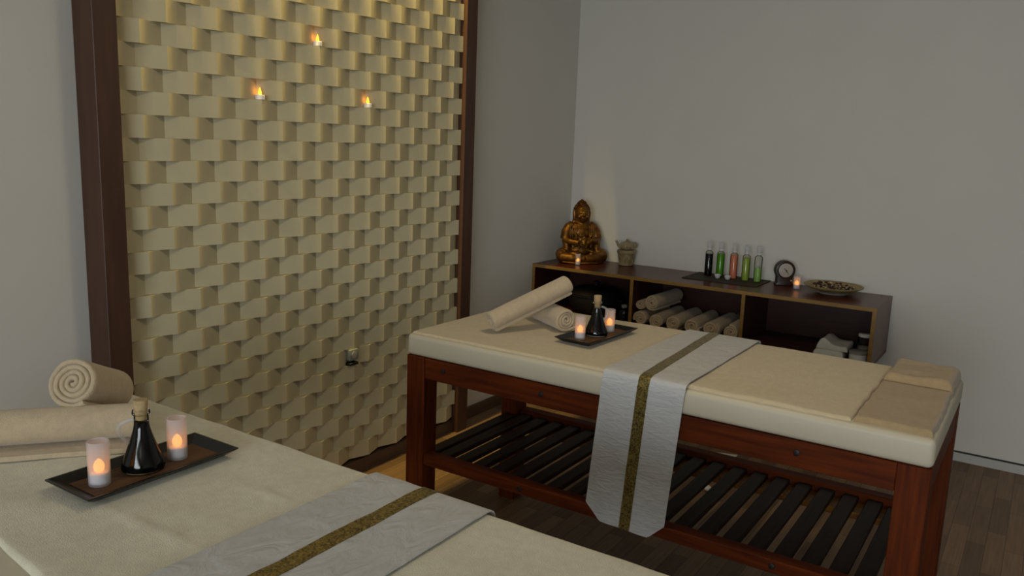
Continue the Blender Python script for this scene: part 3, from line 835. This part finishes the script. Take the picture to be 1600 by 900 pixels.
for (y, x, lab, m_, fill) in ((-.985, -.110, 'slim spray bottle of black oil, leftmost of the five on the reed mat', M['oil'], .126),
                      (-1.050, -.100, 'slim spray bottle of bright green oil, second from left on the reed mat', liq('green oil', (.36, .66, .08)), .132),
                      (-1.130, -.105, 'slim spray bottle of salmon pink oil, in the middle of the reed mat', liq('pink oil', (.92, .58, .44)), .132),
                      (-1.207, -.125, 'slim spray bottle of yellow green oil, second from right on the reed mat', liq('yellow green oil', (.66, .74, .30)), .126),
                      (-1.272, -.115, 'slim spray bottle half full of pale green oil, rightmost on the reed mat', liq('pale green oil', (.66, .80, .46), .5), .075)):
    r = thing('spray_bottle', lab, 'bottle', (x, y, MZ), 0, 'spray bottles on the reed mat')
    bm = nb(); lathe(bm, [(.0195, 0), (.0215, .002), (.0215, .134), (.019, .141), (.011, .146), (.011, .150)], 28, cap1=False); obj('glass_body', bm, M['glass'], r)
    bm = nb(); lathe(bm, [(.0185, .0025), (.0202, .004), (.0202, fill), (.0195, fill + .0015)], 28); obj('oil', bm, m_, r)
    bm = nb(); lathe(bm, [(.0125, .1505), (.013, .152), (.013, .160), (.010, .162), (.006, .163), (.006, .172)], 20); sp = obj('sprayer', bm, M['china'], r)
    bm = nb(); lathe(bm, [(.0140, .1635), (.0142, .165), (.0138, .196), (.0125, .199), (.003, .200)], 24); obj('clear_cap', bm, M['capglass'], r)
def make_cup(lab, x, y):
    r = tag(obj('tiny_cup', (lambda b: (lathe(b, [(.009, 0), (.012, .002), (.018, .018), (.0185, .0225), (.017, .0225), (.011, .005)], 24), b)[1])(nb()), M['china']), lab, 'cup', 'tiny white cups')
    r.location = (x, y, MZ)
make_cup('tiny white cup on the reed mat in front of the green bottle', -.165, -1.062)
make_cup('tiny white cup on the reed mat in front of the pink bottle', -.170, -1.122)

# clock
ck = thing('mantel_clock', 'small dark wooden clock with a round dial, left of the candle on the wall shelf', 'clock', (-.095, -1.412, TZ), math.radians(-118 + 180 - 62 + 0))
ck.rotation_euler = (0, 0, math.atan2(-.52, -.85) + PI / 2)
bm = nb()
prof = [(-.046, 0), (.046, 0), (.046, .010), (.040, .016), (.042, .050)]
arc = [(.053 * math.cos(a), .084 + .053 * math.sin(a)) for a in [(-.55 + (PI + 1.1) * i / 24) for i in range(25)]]
prof += arc + [(-.042, .050), (-.040, .016), (-.046, .010)]
prism(bm, prof, -.024, .024, mtx=Matrix.Rotation(PI / 2, 4, 'X'), bev=.002)
cb = obj('case', bm, M['clock'], ck)
def disc(r0, z0, z1, cz): 
    b = nb(); lathe(b, [(r0, z0), (r0, z1), (r0 * .93, z1 + .001)], 40, mtx=Matrix.Translation((0, 0, cz)) @ Matrix.Rotation(PI / 2, 4, 'X')); return b
obj('dial', disc(.039, .0242, .0262, .086), M['dial'], ck)
bm = nb(); tube(bm, [(.041 * math.cos(2 * PI * k / 32), -.0255, .086 + .041 * math.sin(2 * PI * k / 32)) for k in range(32)], .003, 8, closed=True); obj('bezel', bm, M['clock'], ck)
bm = nb(); tube(bm, [(-.010, -.0285, .096), (.004, -.0285, .082)], [.0014, .002], 6); tube(bm, [(.016, -.0295, .066), (-.002, -.0295, .088)], [.001, .002], 6); ball(bm, (.003, -.029, .083), .004, u=10, v=8); obj('hands', bm, M['ink'], ck)
bm = nb(); ball(bm, (.034, -.0265, .030), .005, u=12, v=8); obj('winder', bm, M['dial'], ck)
make_candle('frosted candle holder between the clock and the potpourri plate on the wall shelf', (-.165, -1.502, TZ), .92, .066)

# plate of potpourri
pl = thing('potpourri_plate', 'wide shallow woven plate at the right end of the wall shelf top', 'plate', (-.162, -1.688, TZ))
bm = nb(); lathe(bm, [(.055, .010), (.085, .016), (.125, .028), (.148, .039), (.150, .043), (.146, .044), (.122, .033), (.08, .022), (.02, .018)], 56); obj('dish', bm, M['plate'], pl)
bm = nb(); lathe(bm, [(.075, 0), (.078, .002), (.060, .0095), (.050, .0098)], 40); obj('foot', bm, M['plate_foot'], pl)
me_cols = [M['clock'], mat('dried petals red', (.34, .13, .08), rough=.8, var=.3), mat('dried petals tan', (.66, .55, .38), rough=.8, var=.2), mat('dried petals pale', (.80, .74, .62), rough=.8, var=.1)]
pot = bpy.data.meshes.new('potpourri'); bm = nb()
idx = []
for k in range(110):
    a = rnd.random() * 2 * PI; q = .105 * math.sqrt(rnd.random())
    zz = .022 + .010 * (q / .105) ** 2 + rnd.random() * .010
    t_ = bmesh.new(); bmesh.ops.create_icosphere(t_, subdivisions=1, radius=1)
    sx, sy, sz = rnd.uniform(.006, .014), rnd.uniform(.004, .009), rnd.uniform(.003, .006)
    for v in t_.verts: v.co = Vector((v.co.x * sx, v.co.y * sy, v.co.z * sz * (1 + .5 * rnd.uniform(-1, 1))))
    t_.transform(Matrix.Translation((q * math.cos(a), q * math.sin(a), zz + .003)) @ Matrix.Rotation(rnd.uniform(0, PI), 4, 'Z') @ Matrix.Rotation(rnd.uniform(-.6, .6), 4, 'X'))
    mi = rnd.choice((0, 0, 1, 1, 2, 3))
    for f in t_.faces: f.material_index = mi
    m0 = bpy.data.meshes.new('t'); t_.to_mesh(m0); t_.free(); bm.from_mesh(m0); bpy.data.meshes.remove(m0)
po = obj('potpourri', bm, me_cols[0]);
for m_ in me_cols[1:]: po.data.materials.append(m_)
po.location = (-.162, -1.688, TZ)
tag(po, 'dried brown and cream potpourri heaped in the shallow plate', 'potpourri', kind='stuff')

# ------------------------------------------------------------------ wall candles and socket
def tealight(label, x, k):
    z = ROWZ(k) + .0006
    r = thing('tealight', label, 'tealight', (x, DP + .0165, z), 0, 'tealights on the relief wall')
    R = .0175
    bm = nb(); lathe(bm, [(R - .001, 0), (R, .001), (R, .0165), (R - .0012, .0175), (R - .003, .0160), (.004, .0150)], 28); obj('candle_cup', bm, M['wax'], r)
    bm = nb(); lathe(bm, [(.003, .015), (.0058, .020), (.0066, .025), (.0050, .032), (.0026, .040), (.0004, .046)], 16); obj('flame', bm, M['flame2'], r)
    ld = bpy.data.lights.new('tealight glow', 'POINT'); ld.energy = .012; ld.color = (1.0, .30, .05); ld.shadow_soft_size = .006
    lo = bpy.data.objects.new('tealight_glow', ld); C.objects.link(lo); lo.parent = r; lo.location = (-.012, -.004, .034)
    return r
tealight('lit white tealight on the relief wall, lowest left of the three', -2.550, 5)
tealight('lit white tealight on the relief wall, topmost of the three', -2.258, 8)
tealight('lit white tealight on the relief wall, right of the other two', -1.968, 5)
so = thing('wall_socket', 'small grey socket plate set into the relief wall left of the far table', 'socket', (-2.072, -.0865, .570))
bm = nb(); bx(bm, (-.026, -.006, -.012), (.026, .026, .038), .003, 2); obj('plate', bm, M['socket'], so)
bm = nb(); lathe(bm, [(.016, 0), (.016, .002), (.013, .0025)], 28, mtx=Matrix.Translation((0, -.006, .013)) @ Matrix.Rotation(PI / 2, 4, 'X')); obj('outlet', bm, M['dial'], so)
bm = nb(); bx(bm, (-.026, -.008, -.034), (.026, .026, -.022), .002, 1); obj('lower_slot', bm, M['ink'], so)

# ------------------------------------------------------------------ things on the floor
bm = nb(); prism(bm, [(-.74, -1.20), (-.665, -1.415), (-.92, -1.415), (-.93, -1.24)], .0004, .0030)  # thin pale four-sided slab on the floor
tag(obj('pale_piece', bm, M['paper'], smooth=False), 'thin pale flat piece on the floor behind the far table', 'paper')
bm = nb(); ball(bm, (0, 0, .012), (.020, .016, .012), u=12, v=8)
for v in bm.verts: v.co += Vector((wob(v.co.x, v.co.y, 90, .005, v.co.z * 60), wob(v.co.y, v.co.z, 90, .005, 3), abs(wob(v.co.x, v.co.z, 90, .004, 9))))
o = obj('paper_scrap', bm, M['paper'], smooth=False); o.location = (-1.195, -1.448, .004)
tag(o, 'small crumpled scrap of white paper on the floor under the slatted shelf', 'paper')

# ------------------------------------------------------------------ lights
def area(name, loc, rot, sx, sy, energy, color, spread=180):
    d = bpy.data.lights.new(name, 'AREA'); d.shape = 'RECTANGLE'; d.size = sx; d.size_y = sy; d.energy = energy; d.color = color
    d.spread = math.radians(spread)
    o = bpy.data.objects.new(name, d); C.objects.link(o); o.location = loc; o.rotation_euler = rot; return o
# LED strip hidden behind the lintel
bm = nb(); bx(bm, (PX0 + .03, -.114, 2.70), (PX1 - .03, -.096, 2.706)); s_ = struct('trim_4', bm, M['led'])
area('led strip light', ((PX0 + PX1) / 2, -.105, 2.695), (0, 0, 0), PX1 - PX0 - .08, .012, 27.0, (1.0, .72, .20), 120)
# ceiling lamp added out of view to give warm fill
cl_ = thing('added_ceiling_lamp', 'round flush ceiling lamp added out of view for warm fill light', 'lamp', (-2.5, -1.7, H - .07))
bm = nb(); lathe(bm, [(.20, .0695), (.21, .06), (.21, .04), (.20, .03)], 40); obj('rim', bm, M['china'], cl_)
bm = nb(); lathe(bm, [(.195, .030), (.18, .012), (.12, 0), (.02, -.004)], 40); obj('diffuser', bm, M['fill_diffuser'], cl_)
d = bpy.data.lights.new('added ceiling fill', 'AREA'); d.shape = 'DISK'; d.size = .40; d.energy = 8; d.color = (1.0, .84, .60)
o = bpy.data.objects.new('added ceiling fill', d); C.objects.link(o); o.location = (-2.5, -1.7, H - .085)
# cool fill light through the added, unseen window
area('added window fill', (XL - .12, (wy0 + wy1) / 2, (wz0 + wz1) / 2), (0, -PI / 2, 0), wz1 - wz0, wy1 - wy0, 176, (.89, .955, 1.0))
w = bpy.data.worlds.new('World'); S.world = w; w.use_nodes = True
w.node_tree.nodes['Background'].inputs[0].default_value = (.62, .74, .95, 1); w.node_tree.nodes['Background'].inputs[1].default_value = .25

# ------------------------------------------------------------------ camera
import mathutils
F, YAW, PIT, ROL = 1287.14, .9943, .1788, .0362
CAM = Vector((-4.6695, -2.6042, 1.5516))
fw = Vector((math.sin(YAW) * math.cos(PIT), math.cos(YAW) * math.cos(PIT), -math.sin(PIT)))
r_ = Vector((math.cos(YAW), -math.sin(YAW), 0)); u_ = r_.cross(fw)
c_, s_ = math.cos(ROL), math.sin(ROL)
R1 = r_ * c_ + u_ * s_; U1 = u_ * c_ - r_ * s_
mx = Matrix((R1, U1, -fw)).transposed().to_4x4(); mx.translation = CAM
cd = bpy.data.cameras.new('camera'); cd.sensor_fit = 'HORIZONTAL'; cd.sensor_width = 36; cd.lens = F / 1600 * 36; cd.clip_start = .05
co = bpy.data.objects.new('camera', cd); C.objects.link(co); co.matrix_world = mx; S.camera = co

S.view_settings.view_transform = 'Standard'; S.view_settings.look = 'None'; S.view_settings.gamma = 1
S.view_settings.use_curve_mapping = False; S.view_settings.exposure = 0.0
S.cycles.use_denoising = True
S.cycles.max_bounces = 10; S.cycles.transparent_max_bounces = 24; S.cycles.sample_clamp_indirect = 4.0
S.cycles.caustics_reflective = False; S.cycles.caustics_refractive = False
